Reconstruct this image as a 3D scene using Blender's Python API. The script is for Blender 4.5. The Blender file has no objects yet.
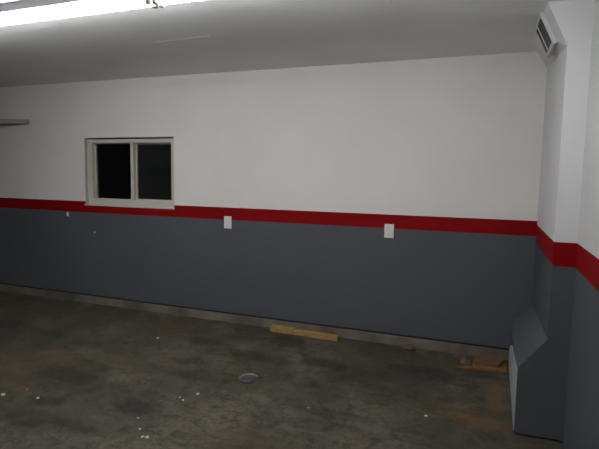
import bpy, bmesh, math, random
from mathutils import Vector, Matrix
random.seed(7)
S = bpy.context.scene
C = S.collection

# ------------------------------------------------------------------ helpers
def tag(o, label=None, cat=None, group=None, kind=None):
    if label: o['label'] = label
    if cat: o['category'] = cat
    if group: o['group'] = group
    if kind: o['kind'] = kind
    return o

def empty(name, loc, rz=0):
    o = bpy.data.objects.new(name, None)
    o.empty_display_size = .1
    o.location = loc; o.rotation_euler = (0, 0, rz)
    C.objects.link(o)
    return o

def obj(name, bm, mat, parent=None, loc=(0, 0, 0), rot=(0, 0, 0), smooth=False):
    bmesh.ops.recalc_face_normals(bm, faces=bm.faces[:])
    me = bpy.data.meshes.new(name)
    bm.to_mesh(me); bm.free()
    if isinstance(mat, (list, tuple)):
        for m in mat: me.materials.append(m)
    else:
        me.materials.append(mat)
    if smooth:
        for p in me.polygons: p.use_smooth = True
    o = bpy.data.objects.new(name, me)
    o.location = loc; o.rotation_euler = rot
    C.objects.link(o)
    if parent: o.parent = parent
    return o

def copy_tree(o, parent=None):
    c = o.copy(); C.objects.link(c); c.parent = parent
    for ch in list(o.children): copy_tree(ch, c)
    return c

def box(bm, x0, x1, y0, y1, z0, z1, bev=0, M=None):
    t = bmesh.new()
    bmesh.ops.create_cube(t, size=1)
    for v in t.verts:
        v.co = Vector(((x0+x1)/2 + v.co.x*(x1-x0), (y0+y1)/2 + v.co.y*(y1-y0), (z0+z1)/2 + v.co.z*(z1-z0)))
    if bev: bmesh.ops.bevel(t, geom=t.edges[:], offset=bev, segments=2, affect='EDGES', profile=.6)
    if M: t.transform(M)
    me = bpy.data.meshes.new('t'); t.to_mesh(me); t.free(); bm.from_mesh(me); bpy.data.meshes.remove(me)
    return bm

def cyl(bm, a, b, r, n=16, r2=None):
    a = Vector(a); b = Vector(b); d = b-a
    M = Matrix.Translation((a+b)/2) @ d.to_track_quat('Z', 'Y').to_matrix().to_4x4()
    bmesh.ops.create_cone(bm, cap_ends=True, segments=n, radius1=r, radius2=r if r2 is None else r2, depth=d.length, matrix=M)
    return bm

def poly(bm, pts):
    return bm.faces.new([bm.verts.new(p) for p in pts])

def NB(): return bmesh.new()

# ---------------------------------------------------------------- materials
def mat(name, col=(.5, .5, .5), rough=.6, metal=0, bump=0, bscale=40, vary=0, vscale=3, spec=.5):
    m = bpy.data.materials.new(name); m.use_nodes = True
    nt = m.node_tree; N = nt.nodes; L = nt.links
    p = N['Principled BSDF']
    p.inputs['Base Color'].default_value = (*col, 1)
    p.inputs['Roughness'].default_value = rough
    p.inputs['Metallic'].default_value = metal
    p.inputs['Specular IOR Level'].default_value = spec
    tc = N.new('ShaderNodeTexCoord')
    if vary:
        n = N.new('ShaderNodeTexNoise'); n.inputs['Scale'].default_value = vscale; n.inputs['Detail'].default_value = 5
        L.new(tc.outputs['Object'], n.inputs['Vector'])
        mr = N.new('ShaderNodeMapRange'); mr.inputs[1].default_value = .3; mr.inputs[2].default_value = .7
        mr.inputs[3].default_value = 1-vary; mr.inputs[4].default_value = 1+vary
        L.new(n.outputs['Fac'], mr.inputs[0])
        vm = N.new('ShaderNodeVectorMath'); vm.operation = 'SCALE'; vm.inputs[0].default_value = col
        L.new(mr.outputs[0], vm.inputs['Scale']); L.new(vm.outputs[0], p.inputs['Base Color'])
    if bump:
        n = N.new('ShaderNodeTexNoise'); n.inputs['Scale'].default_value = bscale; n.inputs['Detail'].default_value = 3
        L.new(tc.outputs['Object'], n.inputs['Vector'])
        b = N.new('ShaderNodeBump'); b.inputs['Strength'].default_value = bump; b.inputs['Distance'].default_value = .002
        L.new(n.outputs['Fac'], b.inputs['Height']); L.new(b.outputs[0], p.inputs['Normal'])
    return m

WHITE = (.70, .685, .655); RED = (.185, .0012, .0020); GREY = (.073, .081, .093)

def paint(name, zt, zb, white=WHITE):
    """wall paint in three bands by height: white, red stripe, grey"""
    m = mat(name, WHITE, .65, bump=.25, bscale=90, spec=.10)
    nt = m.node_tree; N = nt.nodes; L = nt.links; p = N['Principled BSDF']
    tc = N.new('ShaderNodeTexCoord'); sx = N.new('ShaderNodeSeparateXYZ')
    L.new(tc.outputs['Object'], sx.inputs[0])
    def gt(v):
        g = N.new('ShaderNodeMath'); g.operation = 'GREATER_THAN'; g.inputs[1].default_value = v
        L.new(sx.outputs['Z'], g.inputs[0]); return g
    noi = N.new('ShaderNodeTexNoise'); noi.inputs['Scale'].default_value = 1.7; noi.inputs['Detail'].default_value = 6
    L.new(tc.outputs['Object'], noi.inputs['Vector'])
    mr = N.new('ShaderNodeMapRange'); mr.inputs[1].default_value = .3; mr.inputs[2].default_value = .7
    mr.inputs[3].default_value = .97; mr.inputs[4].default_value = 1.03
    L.new(noi.outputs['Fac'], mr.inputs[0])
    a = N.new('ShaderNodeMix'); a.data_type = 'RGBA'
    a.inputs[6].default_value = (*GREY, 1); a.inputs[7].default_value = (*RED, 1)
    L.new(gt(zb).outputs[0], a.inputs[0])
    b = N.new('ShaderNodeMix'); b.data_type = 'RGBA'; b.inputs[7].default_value = (*white, 1)
    L.new(a.outputs[2], b.inputs[6]); L.new(gt(zt).outputs[0], b.inputs[0])
    vm = N.new('ShaderNodeVectorMath'); vm.operation = 'SCALE'
    L.new(b.outputs[2], vm.inputs[0]); L.new(mr.outputs[0], vm.inputs['Scale'])
    L.new(vm.outputs[0], p.inputs['Base Color'])
    return m

def floor_material():
    m = bpy.data.materials.new('stained_concrete'); m.use_nodes = True
    nt = m.node_tree; N = nt.nodes; L = nt.links; p = N['Principled BSDF']
    p.inputs['Specular IOR Level'].default_value = .3
    tc = N.new('ShaderNodeTexCoord')
    def noise(s, d=6, r=.6, dist=0, off=0, sc=(1, 1, 1)):
        mp = N.new('ShaderNodeMapping'); mp.inputs['Location'].default_value = (off, off*.7, 0); mp.inputs['Scale'].default_value = sc
        L.new(tc.outputs['Object'], mp.inputs[0])
        n = N.new('ShaderNodeTexNoise'); n.inputs['Scale'].default_value = s; n.inputs['Detail'].default_value = d
        n.inputs['Roughness'].default_value = r; n.inputs['Distortion'].default_value = dist
        L.new(mp.outputs[0], n.inputs['Vector']); return n.outputs['Fac']
    def rng(v, a, b, c=0, d=1):
        q = N.new('ShaderNodeMapRange'); q.interpolation_type = 'SMOOTHSTEP'
        for i, x in enumerate((a, b, c, d)): q.inputs[i+1].default_value = x
        L.new(v, q.inputs[0]); return q.outputs[0]
    def mix(fac, A, B, mode='MIX'):
        q = N.new('ShaderNodeMix'); q.data_type = 'RGBA'; q.blend_type = mode
        for s, i in ((A, 6), (B, 7)):
            if isinstance(s, tuple): q.inputs[i].default_value = (*s, 1)
            else: L.new(s, q.inputs[i])
        if isinstance(fac, (int, float)): q.inputs[0].default_value = fac
        else: L.new(fac, q.inputs[0])
        return q.outputs[2]
    def math_(op, a, b):
        q = N.new('ShaderNodeMath'); q.operation = op
        for i, s in enumerate((a, b)):
            if isinstance(s, (int, float)): q.inputs[i].default_value = s
            else: L.new(s, q.inputs[i])
        return q.outputs[0]
    col = mix(rng(noise(1.3, 8, .62, .4), .38, .62), (.052, .047, .035), (.102, .090, .069))
    col = mix(rng(noise(2.6, 9, .7, .8, 3.1), .50, .66), col, (.034, .036, .027))          # dark oily film
    col = mix(rng(noise(1.9, 7, .65, .5, 9.3), .54, .70), col, (.062, .048, .028))         # brownish dirt
    col = mix(math_('MULTIPLY', rng(noise(9, 8, .75, .6, 5.5, (1, 2.2, 1)), .48, .68), .7), col, (.108, .098, .08))
    col = mix(math_('MULTIPLY', rng(noise(38, 4, .7, 0, 2.2), .47, .70), .7), col, (.028, .027, .02))
    col = mix(math_('MULTIPLY', rng(noise(5.5, 9, .78, 1.5, 14.1, (.8, 1.4, 1)), .50, .60), .75), col, (.030, .029, .021))
    col = mix(1.0, col, (.93, .915, .84), 'MULTIPLY')
    # individual stains: centre, radii, edge noise
    def blob(x, y, rx, ry, colr, k, sh=.6):
        nonlocal col
        mp = N.new('ShaderNodeMapping'); mp.inputs['Location'].default_value = (-x/rx, -y/ry, 0)
        mp.inputs['Scale'].default_value = (1/rx, 1/ry, 0)
        L.new(tc.outputs['Object'], mp.inputs[0])
        ln = N.new('ShaderNodeVectorMath'); ln.operation = 'LENGTH'; L.new(mp.outputs[0], ln.inputs[0])
        d = math_('ADD', ln.outputs['Value'], math_('MULTIPLY', math_('SUBTRACT', nz, .5), sh*3))
        col = mix(math_('MULTIPLY', rng(d, 1.15, .55), k), col, colr)
    nz = noise(7, 6, .7, .3, 1.7)
    dark = (.016, .016, .013); rust = (.115, .068, .024); brown = (.060, .046, .026)
    for a in STAINS: blob(*a[:4], {'d': dark, 'r': rust, 'b': brown}[a[4]], a[5])
    L.new(col, p.inputs['Base Color'])
    L.new(rng(noise(3.1, 5, .6, 0, 7), .35, .65, .55, .85), p.inputs['Roughness'])
    bp = N.new('ShaderNodeBump'); bp.inputs['Strength'].default_value = .35; bp.inputs['Distance'].default_value = .004
    L.new(noise(22, 7, .7), bp.inputs['Height']); L.new(bp.outputs[0], p.inputs['Normal'])
    return m

def wood(name, c1, c2, scale=14):
    m = mat(name, c1, .7, spec=.3)
    nt = m.node_tree; N = nt.nodes; L = nt.links; p = N['Principled BSDF']
    tc = N.new('ShaderNodeTexCoord'); mp = N.new('ShaderNodeMapping'); mp.inputs['Scale'].default_value = (1, 9, 9)
    L.new(tc.outputs['Object'], mp.inputs[0])
    n = N.new('ShaderNodeTexNoise'); n.inputs['Scale'].default_value = scale; n.inputs['Detail'].default_value = 6
    L.new(mp.outputs[0], n.inputs['Vector'])
    q = N.new('ShaderNodeMix'); q.data_type = 'RGBA'; q.inputs[6].default_value = (*c1, 1); q.inputs[7].default_value = (*c2, 1)
    mr = N.new('ShaderNodeMapRange'); mr.inputs[1].default_value = .35; mr.inputs[2].default_value = .65
    L.new(n.outputs['Fac'], mr.inputs[0]); L.new(mr.outputs[0], q.inputs[0]); L.new(q.outputs[2], p.inputs['Base Color'])
    return m

def emitter(name, col, s):
    m = bpy.data.materials.new(name); m.use_nodes = True
    p = m.node_tree.nodes['Principled BSDF']
    p.inputs['Base Color'].default_value = (.8, .8, .8, 1)
    p.inputs['Emission Color'].default_value = (*col, 1); p.inputs['Emission Strength'].default_value = s
    return m

def glass(name, col=(1, 1, 1), rough=0):
    m = bpy.data.materials.new(name); m.use_nodes = True
    p = m.node_tree.nodes['Principled BSDF']
    p.inputs['Base Color'].default_value = (*col, 1); p.inputs['Roughness'].default_value = rough
    p.inputs['Transmission Weight'].default_value = 1; p.inputs['IOR'].default_value = 1.45
    return m

# floor slopes gently down away from the back wall
FA, FB = .034, .062
def fz(y): return FA + FB*y
TILT = math.atan(FB)

# x, y, rx, ry, kind, strength
STAINS = [(-3.0, -1.80, .9, .4, 'd', .45), (-2.001, -0.269, .20, .12, 'd', .8), (-2.727, -0.538, .22, .09, 'd', .7), (-0.250, -0.70, .07, .30, 'r', .6),
          (-0.350, -1.073, .28, .09, 'r', .5), (-0.551, -0.975, .35, .07, 'r', .25), (-3.403, -0.346, .8, .22, 'b', .7), (-4.605, -0.346, 1.1, .2, 'b', .7),
          (-3.791, -1.416, .55, .35, 'b', .6), (-3.600, -1.781, .16, .05, 'r', .35), (-1.004, -0.780, .5, .3, 'd', .3),
          (-1.554, -0.606, .22, .10, 'd', .6), (-2.532, -1.711, .22, .09, 'd', .6), (-3.338, -1.514, .35, .12, 'd', .6), (-4.330, -0.975, .8, .25, 'd', .5),
          (-0.450, -0.201, .35, .16, 'b', .8), (-3.049, -2.059, .5, .12, 'd', .5), (-2.369, -1.170, .3, .06, 'd', .5), (-1.209, -1.317, .3, .08, 'd', .45), (-2.208, -0.684, .5, .1, 'd', .4), (-0.751, -0.490, .3, .12, 'd', .5), (-1.509, -0.975, .12, .05, 'd', .5), (-3.196, -1.860, .2, .06, 'd', .5), (-1.621, -1.860, .5, .2, 'b', .35), (-1.748, -0.125, .5, .06, 'b', .5)]

M_wall = paint('painted_wall', 1.189, 1.066)
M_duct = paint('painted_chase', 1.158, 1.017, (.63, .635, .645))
M_seam = mat('joint_filler', (.99, .99, .97), .3)
M_side_dim = paint('painted_side_wall_dim', 1.158, 1.017, (.57, .57, .57))  # white darkened to paint in the dimmer light on the right wall
M_ceil = mat('ceiling_paint', (.88, .895, .895), .7, bump=.3, bscale=60, vary=.03, vscale=2, spec=.2)
M_floor = floor_material()
M_curb = mat('curb_concrete', (.115, .101, .076), .85, bump=.8, bscale=45, vary=.45, vscale=3.2)
M_gap_shade = mat('dark_gap_and_shade', (.01, .01, .01), .9)  # near-black for the wall joint and for painted-in shadows
M_vinyl = mat('window_vinyl', (.50, .485, .43), .45)
M_reveal_shade = mat('reveal_shade', (.40, .39, .36), .6)  # shade of the window reveal, put in as a darker colour
M_pane = glass('window_glass'); M_pane.node_tree.nodes['Principled BSDF'].inputs['IOR'].default_value = 1.2
M_screen = mat('insect_screen', (.016, .019, .018), .9, spec=.1)
M_plate = mat('outlet_plastic', (.68, .67, .64), .35)
M_slot = mat('slot_dark', (.02, .02, .02), .5)
M_metal = mat('screw_metal', (.5, .5, .48), .35, metal=1)
M_fix = mat('fixture_enamel', (.75, .75, .76), .35)
M_house = mat('housing_grey_enamel', (.72, .72, .78), .45)
M_sock = mat('lamp_holder_plastic', (.16, .15, .135), .5)
M_vent = mat('vent_frame_paint', (.55, .56, .55), .5)
M_ventd = mat('vent_interior', (.008, .008, .008), .8)
M_louv = mat('louver_metal', (.018, .018, .016), .5)
M_panel = mat('pale_panel', (.36, .37, .40), .6)
M_lumber = wood('pine_lumber', (.24, .145, .045), (.34, .22, .085))
M_ply = wood('orange_board', (.13, .058, .018), (.19, .09, .027))
M_tan = wood('tan_board', (.15, .09, .042), (.10, .055, .026))
M_end = mat('end_grain', (.05, .028, .012), .9)
M_stone = mat('brown_rubble', (.085, .062, .04), .9, bump=1, bscale=60, vary=.3, vscale=20)
M_pale = mat('pale_mortar', (.13, .10, .08), .9, bump=1, bscale=60, vary=.3, vscale=30)
M_pink = mat('reddish_mortar', (.09, .055, .042), .9, bump=1, bscale=50, vary=.3, vscale=20)
M_flake = mat('white_flake', (.48, .48, .44), .7)
M_leaf = mat('orange_leaf', (.30, .09, .03), .7, vary=.3, vscale=30)
M_rleaf = mat('dark_red_leaf', (.11, .025, .015), .7, vary=.3, vscale=30)
M_shelf = mat('shelf_board', (.26, .26, .24), .7, vary=.1)
M_clear = glass('clear_plastic', (.9, .93, .92), .22); M_clear.node_tree.nodes['Principled BSDF'].inputs['Transmission Weight'].default_value = .95
M_tube = emitter('fluorescent_tube', (1.0, .99, .985), 64)
M_tube_fill = emitter('fill_fluorescent_tube', (1.0, .985, .97), 34)  # weaker tubes for the added fill row

M_plain = mat('plain_board', (.36, .34, .31), .8, spec=.1)
# -------------------------------------------------------------- room shell
XL, XR, YF, HC, ZB = -7.6, .118, -7.2, 2.5, -.6
# back wall with window opening
wx0, wx1, wz0, wz1 = -4.592, -3.413, 1.148, 1.893
T = .16
bm = NB()
box(bm, XL, wx0, 0, T, .128, HC); box(bm, wx1, XR+.15, 0, T, .128, HC)
box(bm, wx0, wx1, 0, T, .128, wz0); box(bm, wx0, wx1, 0, T, wz1, HC)
box(bm, XL, XR+.15, .02, T, ZB, .128)
tag(obj('wall_back', bm, M_wall), kind='structure')
bm = NB(); box(bm, XR, XR+.15, YF, 0, ZB, HC); tag(obj('wall_right', bm, M_side_dim), kind='structure')
bm = NB(); box(bm, XL-.15, XL, YF, T, ZB, HC); tag(obj('wall_left', bm, M_plain), kind='structure')
bm = NB(); box(bm, XL-.15, XR+.15, YF-.15, YF, ZB, HC); tag(obj('wall_front', bm, M_wall), kind='structure')
bm = NB(); box(bm, XL-.15, XR+.15, YF-.15, T, HC, HC+.1)
ceil = tag(obj('ceiling', bm, M_ceil), kind='structure')
# hairline cracks: thin filler ridges on the ceiling board
def seam(pts, w, flat=True):
    bm = NB()
    if not flat:
        for (x0, y0), (x1, y1) in zip(pts, pts[1:]): cyl(bm, (x0, y0, HC), (x1, y1, HC), w, 6)
        return obj('seam', bm, M_seam, ceil)
    for (x0, y0), (x1, y1) in zip(pts, pts[1:]):
        d = Vector((x1-x0, y1-y0, 0)); n_ = Vector((-d.y, d.x, 0)).normalized()*w
        poly(bm, [(x0+n_.x, y0+n_.y, HC-.0006), (x1+n_.x, y1+n_.y, HC-.0006), (x1-n_.x, y1-n_.y, HC-.0006), (x0-n_.x, y0-n_.y, HC-.0006)])
    return obj('seam', bm, M_seam, ceil)

seam([(-2.78, -1.12), (-2.60, -1.128), (-2.45, -1.142), (-2.285, -1.15)], .0016, False)
seam([(-3.37, -1.68), (-3.36, -1.5), (-3.355, -1.36), (-3.352, -1.18)], .006)
# floor
bm = NB()
nx, ny = 40, 36
vs = [[bm.verts.new((XL + (XR-XL)*i/nx, YF + (.02-YF)*j/ny, fz(YF + (.02-YF)*j/ny))) for i in range(nx+1)] for j in range(ny+1)]
for j in range(ny):
    for i in range(nx): bm.faces.new((vs[j][i], vs[j][i+1], vs[j+1][i+1], vs[j+1][i]))
tag(obj('floor', bm, M_floor), kind='structure')
# concrete footing strip along the back wall, with joints
bm = NB()
xs = [XL, -6.4, -5.05, -3.32, -2.62, -.62, 0.0]
for a, b in zip(xs, xs[1:]):
    box(bm, a+.002, b-.002, -.022, .02, -.05, .110, .004)
tag(obj('baseboard_back', bm, M_curb), kind='structure')
bm = NB(); box(bm, XL, 0, .004, .02, .10, .128); tag(obj('trim_1', bm, M_gap_shade), kind='structure')

# ------------------------------------------------------------------ window
win = tag(empty('window_1', ((wx0+wx1)/2, 0, wz0)), kind='structure')
ox, oz = (wx0+wx1)/2, wz0
W = wx1-wx0; Hh = wz1-wz0
def wb(bm, x0, x1, y0, y1, z0, z1, bev=.002): return box(bm, x0-W/2, x1-W/2, y0, y1, z0, z1, bev)
def X_(x): return x - wx0
def Z_(z): return z - wz0
bm = NB()      # vinyl frame, set in the opening, with the meeting stile in the middle
wb(bm, 0, X_(-4.525), .04, .13, 0, Hh); wb(bm, X_(-3.474), W, .04, .13, 0, Hh)
wb(bm, X_(-4.525), X_(-3.474), .04, .13, Z_(1.835), Hh); wb(bm, X_(-4.525), X_(-3.474), .04, .13, 0, Z_(1.219))
obj('window_frame', bm, M_vinyl, win)
bm = NB(); wb(bm, X_(-4.001), X_(-3.962), .045, .125, Z_(1.2185), Z_(1.8355)); obj('meeting_stile', bm, M_vinyl, win)
bm = NB(); wb(bm, X_(-4.600), X_(-3.408), -.014, .04, -.004, .012, .003)
obj('window_sill', bm, M_vinyl, win)
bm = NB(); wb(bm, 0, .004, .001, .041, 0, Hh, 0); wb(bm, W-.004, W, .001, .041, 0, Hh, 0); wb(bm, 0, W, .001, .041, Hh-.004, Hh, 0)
obj('reveal_shade_liner', bm, M_reveal_shade, win)  # added liner, darker than the wall to paint the reveal as shaded
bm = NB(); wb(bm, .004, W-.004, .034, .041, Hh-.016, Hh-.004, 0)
obj('head_shadow_strip', bm, M_gap_shade, win)  # dark strip painting the shadow line under the window head
def sash(x0, x1, s, st, y, screen=False):
    z0, z1 = Z_(1.219), Z_(1.835)
    bm = NB()
    wb(bm, x0, x0+s, y-.012, y+.012, z0, z1, .001); wb(bm, x1-s, x1, y-.012, y+.012, z0, z1, .001)
    wb(bm, x0+s, x1-s, y-.012, y+.012, z1-st, z1, .001); wb(bm, x0+s, x1-s, y-.012, y+.012, z0, z0+st, .001)
    o = obj('sash', bm, M_vinyl, win)
    g = NB(); wb(g, x0+s-.002, x1-s+.002, y-.002, y+.002, z0+st-.002, z1-st+.002, 0)
    obj('pane', g, M_pane, o)
    if screen:
        g = NB(); wb(g, x0+s-.002, x1-s+.002, y+.016, y+.0165, z0+st-.002, z1-st+.002, 0)
        obj('insect_screen', g, M_screen, o)
sash(X_(-4.525), X_(-4.001), .008, .006, .10)
sash(X_(-3.962), X_(-3.474), .010, .014, .10, True)

# ---------------------------------------------------- air duct chase, corner
DD = 1.15; WZ = .118
duct = tag(empty('air_duct', (0, -DD/2, 0)), 'tall boxed air duct in the right corner, flared at floor and ceiling', 'duct')
ly = lambda y: y + DD/2
fb, ff_ = fz(0)+.014, fz(-DD)+.014
bk = [(-.150, fb), (-.150, .335), (0, .522), (0, 2.371), (-.078, HC), (WZ, HC), (WZ, fb)]
fr = [(-.150, ff_), (-.150, .384), (0, .578), (0, 2.258), (-.112, HC), (WZ, HC), (WZ, ff_)]
bm = NB()
B = [bm.verts.new((x, ly(0), z)) for x, z in bk]
F = [bm.verts.new((x, ly(-DD), z)) for x, z in fr]
mid = bm.verts.new((-.138, ly(-.50), HC))
n = len(B)
for i in range(n):
    j = (i+1) % n
    if i == 3:
        bm.faces.new((B[3], mid, B[4])); bm.faces.new((B[3], F[3], mid)); bm.faces.new((F[3], F[4], mid))
    elif i == 4: bm.faces.new((B[4], mid, F[4], F[5], B[5]))
    else: bm.faces.new((B[i], B[j], F[j], F[i]))
bm.faces.new(B[::-1]); bm.faces.new(F)
obj('chase_body', bm, M_duct, duct)
# pale panel on the left side of the lower box
bm = NB()
yy = [ly(-.14), ly(-1.135)]
pts = [(yy[0], fz(-.14)+.02), (yy[0], .19), (ly(-.45), .30), (yy[1], .368), (yy[1], fz(-DD)+.02)]
a = [bm.verts.new((-.154, y, z)) for y, z in pts]; b = [bm.verts.new((-.149, y, z)) for y, z in pts]
bm.faces.new(a); bm.faces.new(b[::-1])
for i in range(5):
    j = (i+1) % 5; bm.faces.new((a[i], b[i], b[j], a[j]))
o = obj('side_panel', bm, M_panel, duct); o['label'] = 'pale unpainted panel on the side of the lower box'
# recessed near-black block, painting in the shadow under the box
bm = NB(); box(bm, -.12, WZ, ly(-DD)+.025, ly(0), -.08, fz(-DD)+.02)
obj('under_box_shadow', bm, M_gap_shade, duct)

# vent register on the flared face (plane through three points of the face)
CAM = Vector((-.3555, -4.3276, 1.5116)); YAW, PIT, ROL, FPX = -.3666, -.0975, .017, 495.736
fwd = Vector((math.sin(YAW)*math.cos(PIT), math.cos(YAW)*math.cos(PIT), math.sin(PIT)))
r0 = Vector((math.cos(YAW), -math.sin(YAW), 0)); u0 = r0.cross(fwd)
right = r0*math.cos(ROL) + u0*math.sin(ROL); up = -r0*math.sin(ROL) + u0*math.cos(ROL)
#v = {k: Vector(c) for k, c in dict(A=(0, 0, 2.371), Bk=(-.146, -.50, HC), Fc=(-.118, -1.20, HC), D=(0, -DD, 2.266)).items()}
sl = Vector((-.112, 0, HC-2.258)).normalized()
e1 = Vector((0, 1, 0)); e2 = sl; nr = Vector((-sl.z, 0, sl.x))
VC = Vector((-.090, -.79, 2.411)); VL, VH = .33, .165      # centre, length, height
MV = Matrix((( e1.x, e2.x, nr.x, VC.x), (e1.y, e2.y, nr.y, VC.y + DD/2), (e1.z, e2.z, nr.z, VC.z), (0, 0, 0, 1)))
bm = NB(); fw = .022; hl, hh = VL/2, VH/2
for q in ((-hl-fw, hl+fw, hh, hh+fw), (-hl-fw, hl+fw, -hh-fw, -hh), (-hl-fw, -hl, -hh, hh), (hl, hl+fw, -hh, hh)):
    box(bm, q[0], q[1], q[2], q[3], -.04, .010, .003, MV)
vf = obj('vent_grille', bm, M_vent, duct); vf['label'] = 'rectangular air vent with dark louvers'
bm = NB(); box(bm, -hl, hl, -hh, hh, -.02, .005, 0, MV); obj('vent_opening', bm, M_ventd, vf)
for k in range(1, 6):
    xv = -hl + VL*k/6
    bm = NB(); box(bm, -.0018, .0018, -hh, hh, -.007, .007, 0, MV @ Matrix.Translation((xv, 0, .003)) @ Matrix.Rotation(.3, 4, 'Y'))
    lv = obj('louver', bm, M_vent if k == 4 else M_louv, vf)

# ----------------------------------------------------------------- outlets
def outlet(x, z, label, w=.082, h=.122):
    t = tag(empty('wall_outlet', (x, 0, z)), label, 'outlet')
    bm = NB(); box(bm, -w/2, w/2, -.007, 0, -h/2, h/2, .003); obj('cover_plate', bm, M_plate, t)
    for s in (-1, 1):
        bm = NB(); box(bm, -.017, .017, -.011, -.006, s*.028-.014, s*.028+.014, .004)
        rc = obj('receptacle', bm, M_plate, t)
        bm = NB()
        for sx in (-.006, .006): box(bm, sx-.001, sx+.001, -.0115, -.0105, s*.028-.002, s*.028+.007)
        cyl(bm, (0, -.0105, s*.028-.008), (0, -.0117, s*.028-.008), .002, 8)
        obj('slot', bm, M_slot, rc)
    bm = NB(); cyl(bm, (0, -.0065, 0), (0, -.0085, 0), .003, 10); obj('screw', bm, M_metal, t)
    return t
outlet(-2.780, 1.041, 'white wall outlet just right of the window, overlapping the red stripe')
outlet(-1.172, 1.0445, 'white wall outlet nearest the air duct, overlapping the red stripe')

# small hook left of the window under the stripe
hk = tag(empty('wall_hook', (-4.857, 0, 1.02)), 'small white hook on the grey wall below the left end of the window', 'hook')
bm = NB(); box(bm, -.013, .013, -.008, 0, -.012, .035, .003); obj('back_plate', bm, M_plate, hk)
bm = NB(); cyl(bm, (0, -.004, -.008), (0, -.022, -.030), .006, 10); cyl(bm, (0, -.022, -.030), (0, -.036, -.022), .006, 10)
bmesh.ops.create_uvsphere(bm, u_segments=10, v_segments=6, radius=.009, matrix=Matrix.Translation((0, -.038, -.020)))
obj('hook_arm', bm, M_slot, hk, smooth=True)
bm = NB(); cyl(bm, (0, 0, 0), (0, -.006, 0), .011, 10); cyl(bm, (.008, 0, .003), (.022, -.004, .005), .006, 8)
tag(obj('wall_anchor', bm, mat('dull_plastic', (.3, .3, .28), .6), None, (-4.475, 0, .845)), 'tiny pale wall anchor in the grey paint below the window', 'anchor')

# shelf board at the left edge, tapered and darkened to stand for a soft shadow
sh = tag(empty('shadow_shelf', (-5.40, 0, 2.060)), 'dark shelf board standing for a soft shadow on the white wall at the left edge of view', 'shelf')
bm = NB()
pts = [(-1.5, 0), (-.02, 0), (.02, -.02), (-.10, -.08), (-.32, -.20), (-1.5, -.20)]
lo = [bm.verts.new((x, y, 0)) for x, y in pts]; hi = [bm.verts.new((x, y, .050)) for x, y in pts]
bm.faces.new(lo[::-1]); bm.faces.new(hi)
for i in range(6):
    j = (i+1) % 6; bm.faces.new((lo[i], lo[j], hi[j], hi[i]))
obj('board', bm, M_shelf, sh)
for x in (-1.3, -.75):
    bm = NB(); box(bm, x-.012, x+.012, -.18, 0, -.012, 0, .002); box(bm, x-.012, x+.012, -.01, 0, -.16, 0, .002)
    obj('bracket', bm, M_shelf, sh)

# ------------------------------------------------------ fluorescent fixtures
def fixture(x0, x1, yc, label, tm=M_tube):
    L_ = (x1-x0)
    t = tag(empty('fluorescent_fixture', ((x0+x1)/2, yc, HC)), label, 'ceiling light', 'twin tube ceiling fixtures')
    h = L_/2
    bm = NB(); box(bm, -h, h, -.050, .050, -.048, 0, .004); obj('housing', bm, M_house, t)
    for s in (-1, 1):
        bm = NB(); cyl(bm, (-h+.02, s*.028, -.074), (h-.02, s*.028, -.074), .019, 20)
        tb = obj('tube', bm, tm, t, smooth=True)
        for e in (-1, 1):
            bm = NB(); box(bm, e*(h-.012)-.012, e*(h-.012)+.012, s*.028-.014, s*.028+.014, -.104, -.044, .003)
            obj('lamp_holder', bm, M_sock, t)
    return t
YL = -2.065
fixture(-4.52, -2.075, YL, 'long twin tube fluorescent light at the top left of the ceiling')
fixture(-2.055, -.225, YL, 'shorter twin tube fluorescent light, right of the joint in the row')
if 1:  # unseen fixtures added behind the camera to light the duct face
    fixture(-4.30, -1.86, -5.6, 'long twin tube fluorescent light in the added, unseen fill row behind the viewpoint, left one', M_tube_fill)
    fixture(-1.84, -.30, -5.6, 'shorter twin tube fluorescent light in the added, unseen fill row behind the viewpoint, right one', M_tube_fill)

# ------------------------------------------------------------ things on floor
def on_floor(name, bm, m, x, y, rz, label, cat, group=None, dz=0, smooth=False):
    o = obj(name, bm, m, None, (x, y, fz(y)+dz), (0, 0, 0), smooth)
    o.rotation_euler = (Matrix.Rotation(TILT, 3, 'X') @ Matrix.Rotation(rz, 3, 'Z')).to_euler()
    return tag(o, label, cat, group)

def lumber(x, y, rz, l, w, h, m, label, dz=0):
    bm = NB(); box(bm, -l/2, l/2, -w/2, w/2, 0, h, .003)
    bm.faces.ensure_lookup_table()
    for f_ in bm.faces:
        if abs(f_.normal.x) > .9 and f_.calc_area() > w*h*.5: f_.material_index = 1
    o = on_floor('wood_block', bm, [m, M_end], x, y, rz, label, 'wood', dz=dz)
    return o
lumber(-1.80, -.092, -.03, .44, .055, .042, M_lumber, 'longer pale pine offcut lying against the footing below the wall, right one of the pair')
lumber(-2.14, -.075, -.02, .235, .075, .046, M_lumber, 'shorter pine offcut against the footing, left one of the pair')

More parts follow.
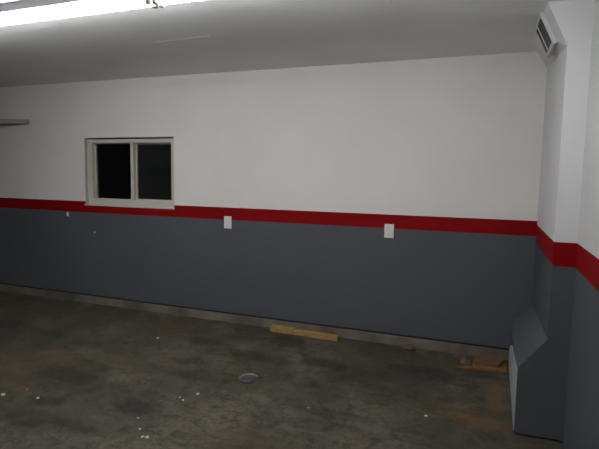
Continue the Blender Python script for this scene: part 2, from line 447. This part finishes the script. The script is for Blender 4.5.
def rubble(name, x, y, sx, sy, sz, m, label, cat, seed, hole=False, dz=0, rz=0):
    rnd = random.Random(seed)
    bm = NB(); bmesh.ops.create_icosphere(bm, subdivisions=3, radius=1)
    off = [Vector((rnd.uniform(-1, 1), rnd.uniform(-1, 1), rnd.uniform(-1, 1))).normalized() for _ in range(9)]
    for q in bm.verts:
        d = q.co.normalized(); k = 1.0
        for o_ in off:
            t = d.dot(o_)
            if t > .72: k = min(k, .72/t)
        q.co = d*k*(1+rnd.uniform(-.03, .03))
        q.co = Vector((q.co.x*sx, q.co.y*sy, max(q.co.z, -.6)*sz + .6*sz))
    return on_floor(name, bm, m, x, y, rz, label, cat, dz=dz)
rubble('concrete_chunk', -.955, -.075, .075, .035, .032, M_stone, 'brown lump of rubble against the footing, midway between pine offcuts and stacked boards', 'rubble', 3)
rubble('concrete_chunk', -.735, -.07, .028, .022, .014, M_pink, 'tiny reddish crumb by the footing, left of the stacked boards', 'rubble', 5)
# boards near the duct
bm = NB()
def slab(pts, h):
    bm = NB(); a = [bm.verts.new((x, y, 0)) for x, y in pts]; b = [bm.verts.new((x, y, h)) for x, y in pts]
    bm.faces.new(a[::-1]); bm.faces.new(b); n = len(pts)
    for i in range(n):
        j = (i+1) % n; bm.faces.new((a[i], a[j], b[j], b[i]))
    bmesh.ops.bevel(bm, geom=bm.edges[:], offset=.002, segments=1, affect='EDGES')
    return bm
pts = [(-.195, -.105), (.17, -.06), (.165, .10), (.02, .12), (-.085, .07), (-.088, -.060), (-.19, -.085)]
on_floor('plywood_scrap', slab(pts, .022), M_ply, -.335, -.225, 0, 'orange brown board scrap flat on the floor beside the air duct', 'wood')
pts = [(-.055, -.06), (.13, -.055), (.17, .055), (.02, .08), (-.05, .05)]
on_floor('plywood_scrap', slab(pts, .024), M_tan, -.36, -.195, .04, 'tan split board lying on top of the orange board', 'wood', dz=.0225)
rubble('mortar_chunk', -.478, -.245, .045, .034, .032, M_pale, 'pale broken chunk at the left end of the stacked boards', 'rubble', 8)
rubble('mortar_chunk', -.53, -.155, .05, .038, .026, M_pink, 'reddish broken chunk behind the pale chunk, next to the footing', 'rubble', 12)

# clear plastic lid
bm = NB()
prof = [(0, .004), (.062, .004), (.066, .016), (.078, .018), (.080, .012), (.080, .002), (.070, 0), (0, 0)]
rings = []
for r, z in prof:
    if r == 0: rings.append([bm.verts.new((0, 0, z))])
    else: rings.append([bm.verts.new((r*math.cos(2*math.pi*i/28), r*math.sin(2*math.pi*i/28), z)) for i in range(28)])
for a, b in zip(rings, rings[1:]):
    for i in range(28):
        j = (i+1) % 28
        if len(a) == 1: bm.faces.new((a[0], b[i], b[j]))
        elif len(b) == 1: bm.faces.new((a[i], b[0], a[j]))
        else: bm.faces.new((a[i], b[i], b[j], a[j]))
on_floor('plastic_lid', bm, M_clear, -1.999, -1.063, 0, 'round clear plastic lid lying in the middle of the floor', 'lid', smooth=True)

def flake(x, y, r, label, m=None, name='paint_flake', cat='flake', seed=0, h=.3):
    rnd = random.Random(seed); n = 7
    bm = NB()
    a = []; b = []
    for i in range(n):
        t = 2*math.pi*i/n; q = r*rnd.uniform(.7, 1.1)
        a.append(bm.verts.new((q*math.cos(t), q*.8*math.sin(t), 0))); b.append(bm.verts.new((q*.75*math.cos(t), q*.6*math.sin(t), r*h)))
    bm.faces.new(a[::-1]); bm.faces.new(b)
    for i in range(n):
        j = (i+1) % n; bm.faces.new((a[i], a[j], b[j], b[i]))
    on_floor(name, bm, m or M_flake, x, y, rnd.uniform(0, 3), label, cat, 'white flakes scattered on the floor' if name == 'paint_flake' else None)
FL = [(-2.233, -1.966, .017, 'largest white flake, in the close pair at the bottom left of the floor'),
      (-2.264, -1.971, .012, 'greyer flake of the close pair, immediately left of the largest flake'),
      (-2.332, -1.479, .010, 'small upper flake of the pair just left of the lone flake beside the clear lid'),
      (-2.287, -1.509, .013, 'lower flake of the pair left of the lone flake beside the clear lid'),
      (-2.237, -1.396, .013, 'lone white flake nearest the clear lid on its left'),
      (-2.429, -1.807, .010, 'small flake above the close pair, topmost of its column'),
      (-2.333, -1.908, .011, 'small flake directly above the close pair'),
      (-0.677, -1.125, .015, 'lone white flake on the right of the floor, left of the rust stain'),
      (-3.543, -1.895, .020, 'bright white flake at the left edge of the floor'),
      (-3.266, -1.843, .013, 'pale flake right of the bright left edge flake'),
      (-3.164, -0.621, .018, 'pale crumb on the back left floor below the window'),
      (-1.431, -1.298, .007, 'tiny faint flake right of the clear lid')]
for i, (x, y, r, lb) in enumerate(FL): flake(x, y, r, lb, seed=i+1)
flake(-3.488, -1.781, .030, 'dark red dead leaf near the left edge of the floor', M_rleaf, 'dead_leaf', 'leaf', 31, .15)
flake(-3.448, -1.776, .016, 'small orange leaf scrap touching the dark red leaf', M_leaf, 'leaf_scrap', 'leaf', 32, .2)
flake(-3.732, -1.190, .035, 'dark red leaf farther back on the left floor', M_rleaf, 'dead_leaf', 'leaf', 33, .12)

# -------------------------------------------------------------------- world
w = bpy.data.worlds.new('night'); S.world = w; w.use_nodes = True
w.node_tree.nodes['Background'].inputs[0].default_value = (.0006, .0007, .0010, 1)
w.node_tree.nodes['Background'].inputs[1].default_value = 1

# ------------------------------------------------------------------- camera
cd = bpy.data.cameras.new('camera'); cam = bpy.data.objects.new('camera', cd); C.objects.link(cam)
cd.sensor_width = 36; cd.lens = FPX/599*36; cd.clip_start = .02
Mx = Matrix((right, up, -fwd)).transposed().to_4x4(); Mx.translation = CAM
cam.matrix_world = Mx
S.camera = cam
S.view_settings.view_transform = 'Standard'
try: S.view_settings.look = 'None'
except Exception: pass
S.view_settings.gamma = 1; S.view_settings.use_curve_mapping = False
S.view_settings.exposure = -.80
